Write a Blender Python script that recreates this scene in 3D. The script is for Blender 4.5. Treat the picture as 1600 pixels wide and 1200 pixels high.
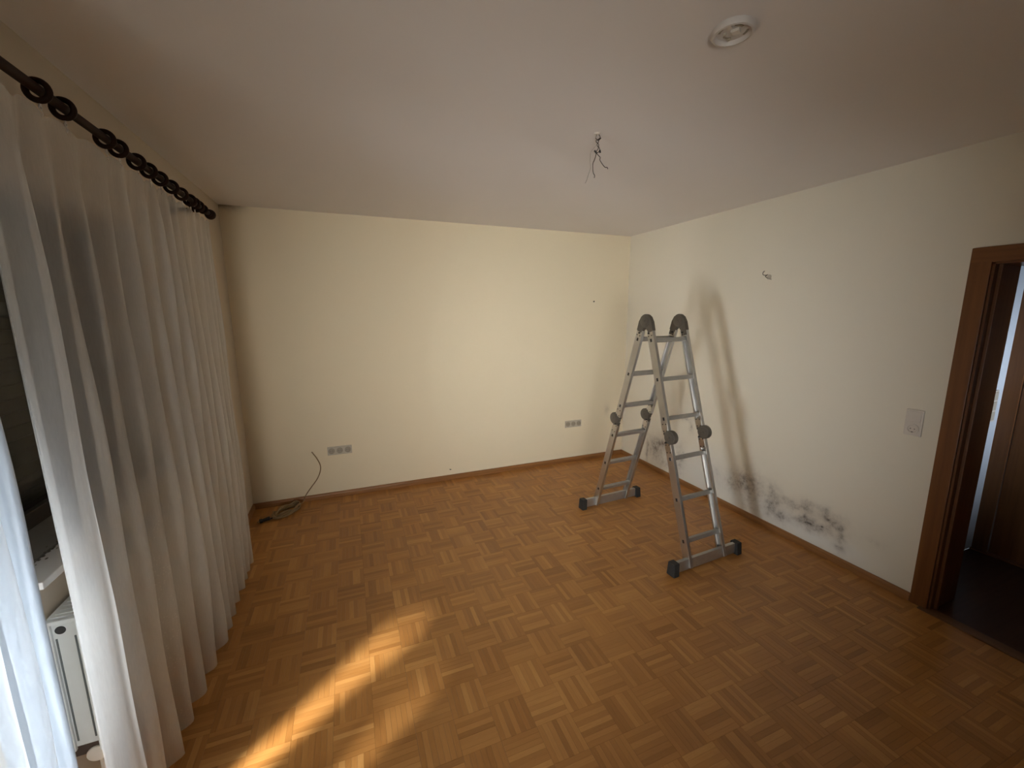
import bpy, bmesh, math, random
from mathutils import Vector, Matrix
random.seed(7)
for o in list(bpy.data.objects): bpy.data.objects.remove(o, do_unlink=True)
SC = bpy.context.scene
COL = SC.collection
PI = math.pi
W, D, H = 3.952, 4.064, 2.576          # room: x 0..W, y YB..D, z 0..H
YB = -1.5

# ------------------------------------------------------------------ camera
F_PX, PITCH, YAW, ROLL = 644.58, .1719, .3769, -.0029
cam = bpy.data.objects.new('camera', bpy.data.cameras.new('camera'))
COL.objects.link(cam); SC.camera = cam
cam.data.sensor_fit = 'HORIZONTAL'; cam.data.sensor_width = 36
cam.data.lens = 36 * F_PX / 1600
cam.data.clip_start = .02
cy, sy, cp, sp = math.cos(YAW), math.sin(YAW), math.cos(PITCH), math.sin(PITCH)
fw = Vector((sy*cp, cy*cp, -sp)); rt = Vector((cy, -sy, 0)); up = rt.cross(fw)
c, s = math.cos(ROLL), math.sin(ROLL)
rt2 = c*rt + s*up; up2 = -s*rt + c*up
cam.matrix_world = Matrix((
    (rt2.x, up2.x, -fw.x, .8845), (rt2.y, up2.y, -fw.y, 0),
    (rt2.z, up2.z, -fw.z, 1.7288), (0, 0, 0, 1)))
def px_of(P):
    d = Vector(P) - Vector((.8845, 0, 1.7288))
    z = d.dot(fw)
    if z < .05: return None
    return 800 + F_PX*d.dot(rt2)/z, 600 - F_PX*d.dot(up2)/z

# ------------------------------------------------------------------ light and exposure
SC.view_settings.view_transform = 'Standard'
SC.view_settings.look = 'None'
SC.view_settings.gamma = 1
SC.view_settings.use_curve_mapping = False
SC.view_settings.exposure = 0.10
wd = bpy.data.worlds.new('daylight'); SC.world = wd; wd.use_nodes = True
bg = wd.node_tree.nodes['Background']
bg.inputs[0].default_value = (.72, .85, 1, 1); bg.inputs[1].default_value = .35

def light(name, typ, loc, direction, energy, color, **kw):
    l = bpy.data.lights.new(name, typ); l.energy = energy; l.color = color
    for k, v in kw.items(): setattr(l, k, v)
    o = bpy.data.objects.new(name, l); COL.objects.link(o)
    o.location = loc
    o.rotation_euler = Vector(direction).to_track_quat('-Z', 'Y').to_euler()
    return o
# weak hazy sun through the balcony door, travelling (.845,.53) and down 53 degrees
SUN_AZ = Vector((.781, .625, 0))
light('sun', 'SUN', (-4, -2, 6), SUN_AZ*math.cos(math.radians(51)) + Vector((0, 0, -math.sin(math.radians(51)))), 11.5, (1, .985, .95), angle=math.radians(7))
# daylight from the terrace, entering through the balcony door at the left
light('balcony_door_daylight', 'AREA', (-.55, .62, .70), (.835, .55, .10), 37, (.90, .95, 1.0), shape='RECTANGLE', size=.76, size_y=.95, spread=math.radians(66))
# added fill lamp behind the camera, brightens the back wall and curtain
light('rear_fill_light', 'AREA', (.62, -1.38, 1.15), (1.80, 5.4, .16), 18, (1, .96, .89), shape='RECTANGLE', size=1.0, size_y=1.1, spread=math.radians(60))
# added fill lamp in the hall, brightens its white end wall
light('hall_fill_light', 'AREA', (4.62, -1.0, 1.5), (.42, 2.36, -.2), 3.0, (.78, .87, 1.0), shape='RECTANGLE', size=.3, size_y=.6, spread=math.radians(46))

# ------------------------------------------------------------------ helpers
def new_mesh(name, bm, mats, parent=None, smooth=False, label=None):
    me = bpy.data.meshes.new(name)
    bmesh.ops.recalc_face_normals(bm, faces=bm.faces)
    if smooth:
        for f in bm.faces: f.smooth = True
    bm.to_mesh(me); bm.free()
    for m in (mats if isinstance(mats, (list, tuple)) else [mats]): me.materials.append(m)
    o = bpy.data.objects.new(name, me); COL.objects.link(o)
    if parent is not None: o.parent = parent
    if label: o['label'] = label
    return o
def smooth_by_angle(o, ang=35):
    me = o.data
    for p in me.polygons: p.use_smooth = True
    try:
        me.set_sharp_from_angle(angle=math.radians(ang))
    except Exception:
        pass
    return o
def box(bm, a, b, bev=0, M=None, mi=0):
    x0, y0, z0 = a; x1, y1, z1 = b
    r = bmesh.ops.create_cube(bm, size=1)
    vs = r['verts']
    for v in vs:
        v.co = Vector(((x0+x1)/2 + v.co.x*(x1-x0), (y0+y1)/2 + v.co.y*(y1-y0), (z0+z1)/2 + v.co.z*(z1-z0)))
    if bev:
        es = list({e for v in vs for e in v.link_edges})
        rr = bmesh.ops.bevel(bm, geom=es, offset=bev, segments=2, profile=.6, affect='EDGES')
        vs = list({v for f in rr['faces'] for v in f.verts} | set(v for v in vs if v.is_valid))
    if M is not None:
        for v in vs: v.co = M @ v.co
    if mi:
        for f in {f for v in vs for f in v.link_faces}: f.material_index = mi
    return vs
def cyl(bm, p, q, r, seg=20, r2=None, bev=0):
    p, q = Vector(p), Vector(q); d = q-p
    m = Matrix.Translation((p+q)/2) @ d.to_track_quat('Z', 'Y').to_matrix().to_4x4()
    rr = bmesh.ops.create_cone(bm, cap_ends=True, segments=seg, radius1=r, radius2=r if r2 is None else r2, depth=d.length, matrix=m)
    if bev:
        es = [e for e in {e for v in rr['verts'] for e in v.link_edges} if any(len(f.verts) > 4 for f in e.link_faces)]
        bmesh.ops.bevel(bm, geom=es, offset=bev, segments=2, profile=.5, affect='EDGES')
def lathe(bm, prof, M=None, seg=32):
    """prof: (r, h) pairs revolved about Z"""
    rings = []
    for r, h in prof:
        ring = []
        for k in range(seg):
            a = 2*PI*k/seg
            v = Vector((r*math.cos(a), r*math.sin(a), h))
            ring.append(bm.verts.new(M @ v if M is not None else v))
        rings.append(ring)
    for i in range(len(rings)-1):
        for k in range(seg):
            bm.faces.new((rings[i][k], rings[i][(k+1) % seg], rings[i+1][(k+1) % seg], rings[i+1][k]))
    for ring in (rings[0], rings[-1]):
        try: bm.faces.new(ring)
        except Exception: pass
def torus(bm, R, r, M, seg=28, sec=10):
    rings = []
    for i in range(seg):
        a = 2*PI*i/seg
        rings.append([bm.verts.new(M @ Vector(((R+r*math.cos(2*PI*j/sec))*math.cos(a), (R+r*math.cos(2*PI*j/sec))*math.sin(a), r*math.sin(2*PI*j/sec)))) for j in range(sec)])
    for i in range(seg):
        for j in range(sec):
            bm.faces.new((rings[i][j], rings[(i+1) % seg][j], rings[(i+1) % seg][(j+1) % sec], rings[i][(j+1) % sec]))
def catmull(pts, n=8):
    P = [Vector(p) for p in pts]; P = [2*P[0]-P[1]] + P + [2*P[-1]-P[-2]]
    out = []
    for i in range(1, len(P)-2):
        for k in range(n):
            t = k/n
            out.append(.5*((2*P[i]) + (P[i+1]-P[i-1])*t + (2*P[i-1]-5*P[i]+4*P[i+1]-P[i+2])*t*t + (3*P[i]-P[i-1]-3*P[i+1]+P[i+2])*t**3))
    out.append(P[-2]); return out
def tube(bm, pts, r, sec=8, n=8, radii=None):
    pts = catmull(pts, n) if n else [Vector(p) for p in pts]
    rings = []; ref = Vector((.31, .22, .93)).normalized()
    for i, p in enumerate(pts):
        t = (pts[min(i+1, len(pts)-1)] - pts[max(i-1, 0)]).normalized()
        u = t.cross(ref)
        if u.length < .05: u = t.cross(Vector((1, 0, 0)))
        u.normalize(); v = t.cross(u)
        ref = v.cross(t) if False else ref
        rr = r if radii is None else radii[min(int(i*len(radii)/len(pts)), len(radii)-1)]
        rings.append([bm.verts.new(p + rr*(math.cos(2*PI*j/sec)*u + math.sin(2*PI*j/sec)*v)) for j in range(sec)])
    for i in range(len(rings)-1):
        for j in range(sec):
            bm.faces.new((rings[i][j], rings[i+1][j], rings[i+1][(j+1) % sec], rings[i][(j+1) % sec]))
    bm.faces.new(rings[0][::-1]); bm.faces.new(rings[-1])
def empty(name, label, cat, loc=(0, 0, 0), rz=0, group=None):
    o = bpy.data.objects.new(name, None); COL.objects.link(o)
    o.empty_display_size = .05
    o.location = loc; o.rotation_euler = (0, 0, rz)
    o['label'] = label; o['category'] = cat
    if group: o['group'] = group
    return o
def tag(o, label, cat, group=None):
    o['label'] = label; o['category'] = cat
    if group: o['group'] = group
    return o
def struct(o): o['kind'] = 'structure'; return o

def split(o):
    """loose pieces of a mesh become objects of their own with the same name and parent"""
    me = o.data; bm = bmesh.new(); bm.from_mesh(me)
    seen = set(); groups = []
    for f in bm.faces:
        if f.index in seen: continue
        st = [f]; seen.add(f.index); g = []
        while st:
            q = st.pop(); g.append(q.index)
            for e in q.edges:
                for h in e.link_faces:
                    if h.index not in seen: seen.add(h.index); st.append(h)
        groups.append(set(g))
    bm.free()
    if len(groups) < 2: return [o]
    out = []
    for k, g in enumerate(groups):
        b = bmesh.new(); b.from_mesh(me)
        bmesh.ops.delete(b, geom=[f for f in b.faces if f.index not in g], context='FACES')
        nm = bpy.data.meshes.new(o.name.split('.')[0]); b.to_mesh(nm); b.free()
        for m in me.materials:
            if not len(nm.materials) or len(nm.materials) < len(me.materials): nm.materials.append(m)
        if k == 0: first_mesh = nm
        else:
            c = o.copy(); c.data = nm; COL.objects.link(c); out.append(c)
    o.data = first_mesh
    return [o] + out

# ------------------------------------------------------------------ materials
class NT:
    def __init__(s, name):
        s.m = bpy.data.materials.new(name); s.m.use_nodes = True
        s.t = s.m.node_tree; s.b = s.t.nodes['Principled BSDF']; s.out = s.t.nodes['Material Output']
    def n(s, typ, **kw):
        o = s.t.nodes.new(typ)
        for k, v in kw.items(): setattr(o, k, v)
        return o
    def l(s, a, b): s.t.links.new(a, b)
    def val(s, sock, v):
        if hasattr(v, 'is_output') or isinstance(v, bpy.types.NodeSocket): s.l(v, sock)
        else: sock.default_value = v
    def math(s, op, a, b=None, c=None, clamp=False):
        o = s.n('ShaderNodeMath', operation=op); o.use_clamp = clamp
        s.val(o.inputs[0], a)
        if b is not None: s.val(o.inputs[1], b)
        if c is not None: s.val(o.inputs[2], c)
        return o.outputs[0]
    def pos(s): return s.n('ShaderNodeNewGeometry').outputs['Position']
    def mapping(s, v, loc=(0, 0, 0), rot=(0, 0, 0), sc=(1, 1, 1)):
        o = s.n('ShaderNodeMapping'); s.l(v, o.inputs[0])
        o.inputs[1].default_value = loc; o.inputs[2].default_value = rot; o.inputs[3].default_value = sc
        return o.outputs[0]
    def noise(s, v, scale, detail=3, rough=.5, col=False):
        o = s.n('ShaderNodeTexNoise'); s.l(v, o.inputs['Vector'])
        o.inputs['Scale'].default_value = scale; o.inputs['Detail'].default_value = detail; o.inputs['Roughness'].default_value = rough
        return o.outputs[1 if col else 0]
    def ramp(s, f, stops):
        o = s.n('ShaderNodeValToRGB'); s.l(f, o.inputs[0])
        e = o.color_ramp.elements
        while len(e) > 1: e.remove(e[0])
        e[0].position, e[0].color = stops[0][0], (*stops[0][1], 1)
        for p, cc in stops[1:]:
            x = e.new(p); x.color = (*cc, 1)
        return o.outputs[0]
    def mix(s, f, a, b, blend='MIX'):
        o = s.n('ShaderNodeMix', data_type='RGBA', blend_type=blend)
        s.val(o.inputs[0], f)
        for i, v in ((6, a), (7, b)):
            if isinstance(v, tuple): o.inputs[i].default_value = (*v, 1)
            else: s.l(v, o.inputs[i])
        return o.outputs[2]
    def bump(s, h, strength=.3, dist=.002):
        o = s.n('ShaderNodeBump'); s.l(h, o.inputs['Height'])
        o.inputs['Strength'].default_value = strength; o.inputs['Distance'].default_value = dist
        s.l(o.outputs[0], s.b.inputs['Normal'])
def simple(name, col, rough=.5, metal=0, var=.08, scale=40, spec=None, bump=0):
    m = NT(name); p = m.pos()
    f = m.noise(p, scale, 3)
    a = tuple(x*(1-var) for x in col); b = tuple(min(1, x*(1+var)) for x in col)
    m.l(m.mix(f, a, b), m.b.inputs['Base Color'])
    m.b.inputs['Roughness'].default_value = rough; m.b.inputs['Metallic'].default_value = metal
    if spec is not None: m.b.inputs['Specular IOR Level'].default_value = spec
    if bump: m.bump(m.noise(p, scale*6, 4), bump, .001)
    return m.m

def plaster(name, col, var=.04, stains=None, white=None, smudge=None):
    m = NT(name); p = m.pos()
    big = m.noise(p, 1.6, 4)
    a = tuple(x*(1-var) for x in col); b = tuple(min(1, x*(1+var)) for x in col)
    cc = m.mix(big, a, b)
    def blob(lst, sharp=1.0):
        acc = None
        sep = m.n('ShaderNodeSeparateXYZ'); 
        wob = m.noise(p, 9, 3, .6, col=True)
        vm = m.n('ShaderNodeVectorMath', operation='MULTIPLY_ADD')
        m.l(wob, vm.inputs[0]); vm.inputs[1].default_value = (.09, .09, .09); 
        vs = m.n('ShaderNodeVectorMath', operation='ADD'); m.l(p, vs.inputs[0]); vs.inputs[1].default_value = (-.045, -.045, -.045)
        m.l(vs.outputs[0], vm.inputs[2]); m.l(vm.outputs[0], sep.inputs[0])
        for (axis, u, z, ru, rz, amt, tilt) in lst:
            du = m.math('SUBTRACT', sep.outputs[axis], u); dz = m.math('SUBTRACT', sep.outputs[2], z)
            ct, st = math.cos(tilt), math.sin(tilt)
            eu = m.math('ADD', m.math('MULTIPLY', du, ct/ru), m.math('MULTIPLY', dz, st/ru))
            ez = m.math('ADD', m.math('MULTIPLY', du, -st/rz), m.math('MULTIPLY', dz, ct/rz))
            r2 = m.math('ADD', m.math('MULTIPLY', eu, eu), m.math('MULTIPLY', ez, ez))
            g = m.math('MULTIPLY', m.math('POWER', 2.718, m.math('MULTIPLY', r2, -1.0)), amt)
            acc = g if acc is None else m.math('ADD', acc, g)
        return acc
    if white:
        w = m.math('MINIMUM', blob(white), 1.0)
        cc = m.mix(w, cc, (.78, .79, .76))
    if stains:
        soft, spots = stains
        n1 = m.noise(p, 26, 5, .65); n2 = m.noise(p, 75, 4, .7)
        g = blob(soft)
        # a soft greyish halo and clustered darker speckles
        g2 = blob([(a_, u_, z_, ru_*1.9, rz_*1.8, am_*.42, t_) for (a_, u_, z_, ru_, rz_, am_, t_) in soft])
        halo = m.math('MULTIPLY', m.math('ADD', g2, m.math('MULTIPLY', g, .45)), m.math('MULTIPLY_ADD', n1, 1.2, .02), clamp=True)
        cc = m.mix(m.math('MULTIPLY', halo, .95, clamp=True), cc, (.20, .155, .13))
        k = m.math('MULTIPLY', m.math('SUBTRACT', m.math('MULTIPLY', n1, 1.0), .50), 7.0, clamp=True)
        k2 = m.math('MULTIPLY', m.math('SUBTRACT', n2, .53), 9.0, clamp=True)
        sp_ = m.math('MULTIPLY', m.math('MULTIPLY', g, m.math('ADD', m.math('MULTIPLY', k, .6), m.math('MULTIPLY', k2, .6))), .70, clamp=True)
        cc = m.mix(sp_, cc, (.10, .078, .068))
        if spots:
            cc = m.mix(m.math('MINIMUM', blob(spots), .9), cc, (.04, .032, .03))
    if smudge:
        cc = m.mix(m.math('MINIMUM', blob(smudge), .85), cc, (.08, .06, .05))
    m.l(cc, m.b.inputs['Base Color'])
    m.b.inputs['Roughness'].default_value = .92
    m.b.inputs['Specular IOR Level'].default_value = .15
    m.bump(m.noise(p, 130, 5, .6), .22, .0012)
    return m.m

def wood_plain(name, c1, c2, axis='Z', rough=.45, sc=1.0, spec=.35):
    m = NT(name); p = m.pos()
    st = {'X': (.6, 14, 14), 'Y': (14, .6, 14), 'Z': (14, 14, .6)}[axis]
    v = m.mapping(p, sc=tuple(x*sc for x in st))
    f = m.noise(v, 3.0, 6, .62)
    f2 = m.noise(m.mapping(p, sc=tuple(x*sc*.3 for x in st)), 2.0, 2)
    m.l(m.ramp(m.math('ADD', m.math('MULTIPLY', f, .7), m.math('MULTIPLY', f2, .3)), [(.32, c1), (.68, c2)]), m.b.inputs['Base Color'])
    m.b.inputs['Roughness'].default_value = rough; m.b.inputs['Specular IOR Level'].default_value = spec
    m.bump(f, .12, .0006)
    return m.m

BX, BY, BS, NF = .08, .053, .16, 7     # parquet lattice: origin, block size, fingers per block
def parquet_mat():
    m = NT('oak_mosaic_parquet'); p = m.pos()
    sx = m.n('ShaderNodeSeparateXYZ'); m.l(p, sx.inputs[0])
    gx = m.math('DIVIDE', m.math('SUBTRACT', sx.outputs[0], BX), BS)
    gy = m.math('DIVIDE', m.math('SUBTRACT', sx.outputs[1], BY), BS)
    ix, iy = m.math('FLOOR', gx), m.math('FLOOR', gy)
    fx, fy = m.math('FRACT', gx), m.math('FRACT', gy)
    par = m.math('FLOORED_MODULO', m.math('ADD', ix, iy), 2.0)        # 0: fingers along Y
    mx = m.n('ShaderNodeMix', data_type='FLOAT'); m.l(par, mx.inputs[0]); m.l(fx, mx.inputs[2]); m.l(fy, mx.inputs[3])
    fi = m.math('FLOOR', m.math('MULTIPLY', mx.outputs[0], float(NF)))
    cv = m.n('ShaderNodeCombineXYZ'); m.l(ix, cv.inputs[0]); m.l(iy, cv.inputs[1]); m.l(fi, cv.inputs[2])
    wn = m.n('ShaderNodeTexWhiteNoise', noise_dimensions='3D'); m.l(cv.outputs[0], wn.inputs[0])
    cb = m.n('ShaderNodeCombineXYZ'); m.l(ix, cb.inputs[0]); m.l(iy, cb.inputs[1])
    wb = m.n('ShaderNodeTexWhiteNoise', noise_dimensions='2D'); m.l(cb.outputs[0], wb.inputs[0])
    # grain runs along the finger
    ga = m.noise(m.mapping(p, sc=(70, 5, 1)), 3.2, 5, .6); gb = m.noise(m.mapping(p, sc=(5, 70, 1)), 3.2, 5, .6)
    gm = m.n('ShaderNodeMix', data_type='FLOAT'); m.l(par, gm.inputs[0]); m.l(ga, gm.inputs[2]); m.l(gb, gm.inputs[3])
    tone = m.math('ADD', m.math('ADD', m.math('MULTIPLY', wn.outputs[0], .50), m.math('MULTIPLY_ADD', wb.outputs[0], .12, .02)), m.math('MULTIPLY', gm.outputs[0], .34))
    col = m.ramp(tone, [(.10, (.27, .110, .024)), (.35, (.39, .172, .042)), (.65, (.48, .225, .060)), (.92, (.63, .335, .105))])
    col = m.mix(m.math('MULTIPLY', m.math('SUBTRACT', m.noise(p, 3.0, 4), .45), .5, clamp=True), col, (.24, .11, .04))
    m.l(col, m.b.inputs['Base Color'])
    m.l(m.math('MULTIPLY_ADD', gm.outputs[0], .16, m.math('MULTIPLY_ADD', wn.outputs[0], .10, .24)), m.b.inputs['Roughness'])
    m.b.inputs['Specular IOR Level'].default_value = .5
    m.bump(m.math('ADD', gm.outputs[0], m.math('MULTIPLY', m.noise(p, 6, 2), .6)), .10, .0012)
    return m.m

M_PARQ = parquet_mat()
M_GAP = simple('dark_joint', (.05, .028, .012), .9)
M_SKIRT = wood_plain('oak_skirting', (.20, .085, .026), (.36, .17, .06), 'Y', .4)
M_SKIRTX = wood_plain('oak_skirting_across', (.20, .085, .026), (.36, .17, .06), 'X', .4)
M_CASE = wood_plain('oak_veneer_door_frame', (.135, .048, .012), (.215, .085, .023), 'Z', .38)
M_CASEX = wood_plain('oak_veneer_lintel', (.135, .048, .012), (.215, .085, .023), 'Y', .38)
M_DARKW = wood_plain('dark_stained_wood', (.014, .006, .003), (.032, .013, .006), 'Y', .55, spec=.12)
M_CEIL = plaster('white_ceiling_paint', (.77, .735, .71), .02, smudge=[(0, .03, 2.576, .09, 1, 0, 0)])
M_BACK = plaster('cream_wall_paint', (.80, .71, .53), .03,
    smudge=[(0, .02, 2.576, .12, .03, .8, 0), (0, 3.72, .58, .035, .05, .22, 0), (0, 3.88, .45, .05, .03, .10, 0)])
MOLD = [(1, 3.47, .25, .075, .085, 1.15, 0), (1, 3.36, .34, .055, .035, 1.2, 0), (1, 3.60, .20, .018, .12, .8, 0), (1, 3.30, .12, .10, .06, .45, 0), (1, 3.10, .24, .045, .12, .75, 0),
        (1, 3.08, .69, .05, .022, .7, 0), (1, 2.98, .62, .018, .04, .6, 0), (1, 2.70, .26, .06, .06, .3, 0), (1, 2.43, .26, .10, .055, .75, -.4), (1, 2.29, .24, .09, .13, .62, 0), (1, 2.36, .33, .09, .03, .5, 0),
        (1, 2.115, .32, .025, .04, .5, 0), (1, 2.11, .20, .035, .075, .95, .25), (1, 2.02, .14, .045, .035, .9, 0), (1, 1.95, .28, .085, .03, .75, -.1), (1, 1.86, .20, .055, .025, .8, -.3),
        (1, 1.765, .185, .075, .028, 1.1, -.1), (1, 1.83, .28, .03, .05, .6, 0), (1, 1.70, .30, .03, .035, .75, 0), (1, 1.645, .26, .045, .03, .9, 0), (1, 1.60, .19, .018, .08, .55, 0), (1, 1.75, .33, .12, .03, .3, 0), (1, 1.605, .12, .025, .018, .7, 0), (1, 1.41, .26, .05, .03, .22, 0)]
SPOTS = [(1, 1.815, .185, .014, .010, .8, 0), (1, 1.735, .205, .010, .008, .9, 0), (1, 1.695, .275, .010, .010, .7, 0), (1, 1.845, .235, .012, .014, .5, 0), (1, 2.385, .275, .010, .008, .5, 0), (1, 2.03, .165, .014, .010, .4, 0)]
M_RIGHT = plaster('daylit_cream_wall_paint_with_mould', (.78, .725, .60), .03, stains=(MOLD, SPOTS),  # same cream as the back wall, cool daylight put into the colour
    white=[(1, 2.75, .16, .35, .28, .8, 0), (1, 2.1, .12, .4, .12, .6, 0), (1, 3.3, .2, .25, .2, .5, 0), (1, 1.7, .10, .3, .08, .5, 0)])
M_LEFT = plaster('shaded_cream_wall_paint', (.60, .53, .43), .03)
M_HALLW = plaster('white_hall_paint', (.62, .68, .74), .02)
M_HALLF = wood_plain('dark_hall_laminate', (.045, .020, .011), (.085, .040, .022), 'X', .35)
M_ALU = simple('brushed_aluminium', (.62, .62, .61), .38, 1, .06, 25)
M_ALU2 = simple('scuffed_aluminium', (.50, .49, .47), .48, .9, .12, 30)
M_STEEL = simple('zinc_plated_steel', (.66, .65, .62), .3, 1, .1, 60)
M_HINGE = simple('grey_brown_cast_hinge', (.10, .088, .072), .36, .3, .12, 50)
M_BLACKP = simple('black_plastic', (.012, .012, .013), .5)
M_RUBBER = simple('dark_rubber', (.020, .019, .018), .75, 0, .2, 80, bump=.2)
M_WPLAST = simple('white_switch_plastic', (.68, .62, .54), .35, 0, .02)
M_GPLAST = simple('grey_socket_plastic', (.50, .45, .36), .45, 0, .05)
M_DPLAST = simple('recess_shadow_plastic', (.34, .30, .23), .5, 0, .05)
M_DHOLE = simple('shadowed_contact', (.12, .105, .085), .6)
M_RAD = simple('radiator_enamel', (.66, .68, .66), .3, 0, .03)
M_SILL = simple('white_sill_board', (.72, .71, .68), .35, 0, .04, 12)
M_STONE = simple('grey_sill_slab', (.26, .25, .22), .6, 0, .10, 30)
M_DIRT = simple('crumbled_putty', (.16, .14, .11), .95, 0, .4, 120, bump=.8)
M_CABLE = simple('beige_cable_sheath', (.27, .18, .085), .5, 0, .08)
M_WIRE = simple('dark_copper_wire', (.055, .042, .032), .5, .2)
M_WIREW = simple('pale_thin_wire', (.30, .27, .22), .5)
M_FRAMEW = simple('dark_brown_window_frame', (.035, .028, .022), .45)
M_SHUT = simple('shut_roller_slats', (.030, .032, .024), .6)
g = NT('window_glass'); g.b.inputs['Transmission Weight'].default_value = 1; g.b.inputs['Roughness'].default_value = .02; g.b.inputs['IOR'].default_value = 1.2
M_GLASS = g.m

def curtain_mat(name, alpha, tint=(.90, .91, .90), sun_dots=None, transl=.34):
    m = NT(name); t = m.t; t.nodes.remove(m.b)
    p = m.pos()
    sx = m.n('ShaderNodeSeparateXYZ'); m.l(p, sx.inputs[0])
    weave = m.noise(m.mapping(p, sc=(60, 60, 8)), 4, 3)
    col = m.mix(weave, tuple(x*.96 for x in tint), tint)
    if sun_dots:
        y0, y1, z1 = sun_dots
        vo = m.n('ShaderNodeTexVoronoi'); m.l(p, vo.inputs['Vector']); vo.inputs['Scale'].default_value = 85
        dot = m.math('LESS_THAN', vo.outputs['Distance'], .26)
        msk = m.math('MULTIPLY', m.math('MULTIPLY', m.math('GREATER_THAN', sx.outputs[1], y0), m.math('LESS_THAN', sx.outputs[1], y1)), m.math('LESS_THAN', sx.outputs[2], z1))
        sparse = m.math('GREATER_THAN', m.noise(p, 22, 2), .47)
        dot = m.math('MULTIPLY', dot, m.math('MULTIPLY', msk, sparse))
        col = m.mix(dot, col, (1, 1, .98))  # whiter dots paint sunlight falling through holes in the cloth
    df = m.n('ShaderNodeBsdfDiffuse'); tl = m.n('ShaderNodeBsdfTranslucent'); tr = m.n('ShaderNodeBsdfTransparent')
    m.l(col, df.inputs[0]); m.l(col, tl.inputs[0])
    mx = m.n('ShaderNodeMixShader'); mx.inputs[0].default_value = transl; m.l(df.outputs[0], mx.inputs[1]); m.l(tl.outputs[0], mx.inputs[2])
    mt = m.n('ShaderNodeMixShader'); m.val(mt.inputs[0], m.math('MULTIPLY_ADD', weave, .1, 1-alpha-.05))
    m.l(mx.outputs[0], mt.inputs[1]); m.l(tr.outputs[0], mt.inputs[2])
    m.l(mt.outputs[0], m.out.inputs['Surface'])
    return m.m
M_SHEER = curtain_mat('sheer_white_voile', .46, sun_dots=(1.74, 1.90, .95))
M_SHEER2 = curtain_mat('dimmed_voile_near', .94, tint=(.54, .59, .64), transl=.07)  # same voile, tint lowered and denser to hold down the backlight
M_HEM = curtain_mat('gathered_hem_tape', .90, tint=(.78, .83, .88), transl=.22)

# ------------------------------------------------------------------ the room shell
# floor with parquet blocks
bm = bmesh.new(); box(bm, (-.02, YB, -.06), (W+.02, D+.02, -.0100))
floor = struct(new_mesh('floor', bm, M_GAP))
def finger_block(vertical, tilt_seed, x0=0., y0=0., bm=None, rnd=None):
    """a 16 cm block of seven fingers lying proud of the sub-floor, thin joints between them; origin at its centre"""
    own = bm is None
    if own: bm = bmesh.new()
    rnd = rnd or random.Random(tilt_seed)
    h = BS/2; g1 = .00045; w = BS/NF
    for k in range(NF):
        a0 = -h + k*w + g1*.5; a1 = -h + (k+1)*w - g1*.5
        t0, t1 = rnd.uniform(-.00035, .00035), rnd.uniform(-.00035, .00035)
        b0, b1 = -h+g1, h-g1
        tops = []
        for (a, b, t) in ((a0, b0, t0), (a1, b0, t1), (a1, b1, t1), (a0, b1, t0)):
            x, y = (a, b) if vertical else (b, a)
            tops.append((x+x0, y+y0, t - .0003))
        vt = [bm.verts.new(q) for q in tops]; vb = [bm.verts.new((q[0], q[1], -.0098)) for q in tops]
        bm.faces.new(vt)
        for i in range(4): bm.faces.new((vt[i], vb[i], vb[(i+1) % 4], vt[(i+1) % 4]))
    return bm
variants = {}
for par in (0, 1):
    for k in range(5):
        me = bpy.data.meshes.new('parquet_block'); b = finger_block(par == 0, 10*par+k)
        bmesh.ops.recalc_face_normals(b, faces=b.faces); b.to_mesh(me); b.free(); me.materials.append(M_PARQ)
        variants[par, k] = me
cells = []
nx = int(math.ceil((W-BX)/BS)); ny0 = int(math.floor((YB-BY)/BS))+1; ny1 = int(math.floor((D-BY)/BS))
for i in range(-1, nx+1):
    for j in range(ny0, ny1+1):
        x, y = BX+(i+.5)*BS, BY+(j+.5)*BS
        if x-BS/2 < -.001 or x+BS/2 > W+.001 or y+BS/2 > D+.001: 
            cells.append((0, i, j, x, y, True)); continue
        P = px_of((x, y, 0)); size = 0
        if P and -20 < P[0] < 1620 and 0 < P[1] < 1215:
            qs = [px_of((x+dx*BS/2, y+dy*BS/2, 0)) for dx, dy in ((-1, -1), (1, -1), (1, 1), (-1, 1))]
            if all(qs):
                size = .5*abs(sum(qs[k][0]*qs[(k+1) % 4][1]-qs[(k+1) % 4][0]*qs[k][1] for k in range(4)))
            if x < .12: size *= .1
        cells.append((size, i, j, x, y, False))
cells.sort(key=lambda q: -q[0])
rest = bmesh.new(); rr = random.Random(99)
for n, (size, i, j, x, y, cut) in enumerate(cells):
    par = (i+j) % 2
    if n < 300 and size > 0:
        o = bpy.data.objects.new('parquet_block', variants[par, rr.randrange(5)])
        COL.objects.link(o); o.parent = floor; o.location = (x, y, 0)
        o.rotation_euler = (rr.uniform(-.0006, .0006), rr.uniform(-.0006, .0006), 0)
    elif not cut:
        finger_block(par == 0, 0, x, y, rest, rr)
    else:   # partial blocks along the walls
        x0, x1 = max(x-BS/2, .0), min(x+BS/2, W); y0, y1 = max(y-BS/2, YB), min(y+BS/2, D)
        if x1-x0 > .004 and y1-y0 > .004: 
            w = BS/NF; h = BS/2
            for k in range(NF):
                if par == 0:
                    a0, a1 = max(x-h+k*w+.0002, x0), min(x-h+(k+1)*w-.0002, x1)
                    if a1-a0 > .002: box(rest, (a0, y0+.0004, -.0098), (a1, y1-.0004, -.0003+rr.uniform(-.0002, .0002)))
                else:
                    a0, a1 = max(y-h+k*w+.0002, y0), min(y-h+(k+1)*w-.0002, y1)
                    if a1-a0 > .002: box(rest, (x0+.0004, a0, -.0098), (x1-.0004, a1, -.0003+rr.uniform(-.0002, .0002)))
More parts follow.
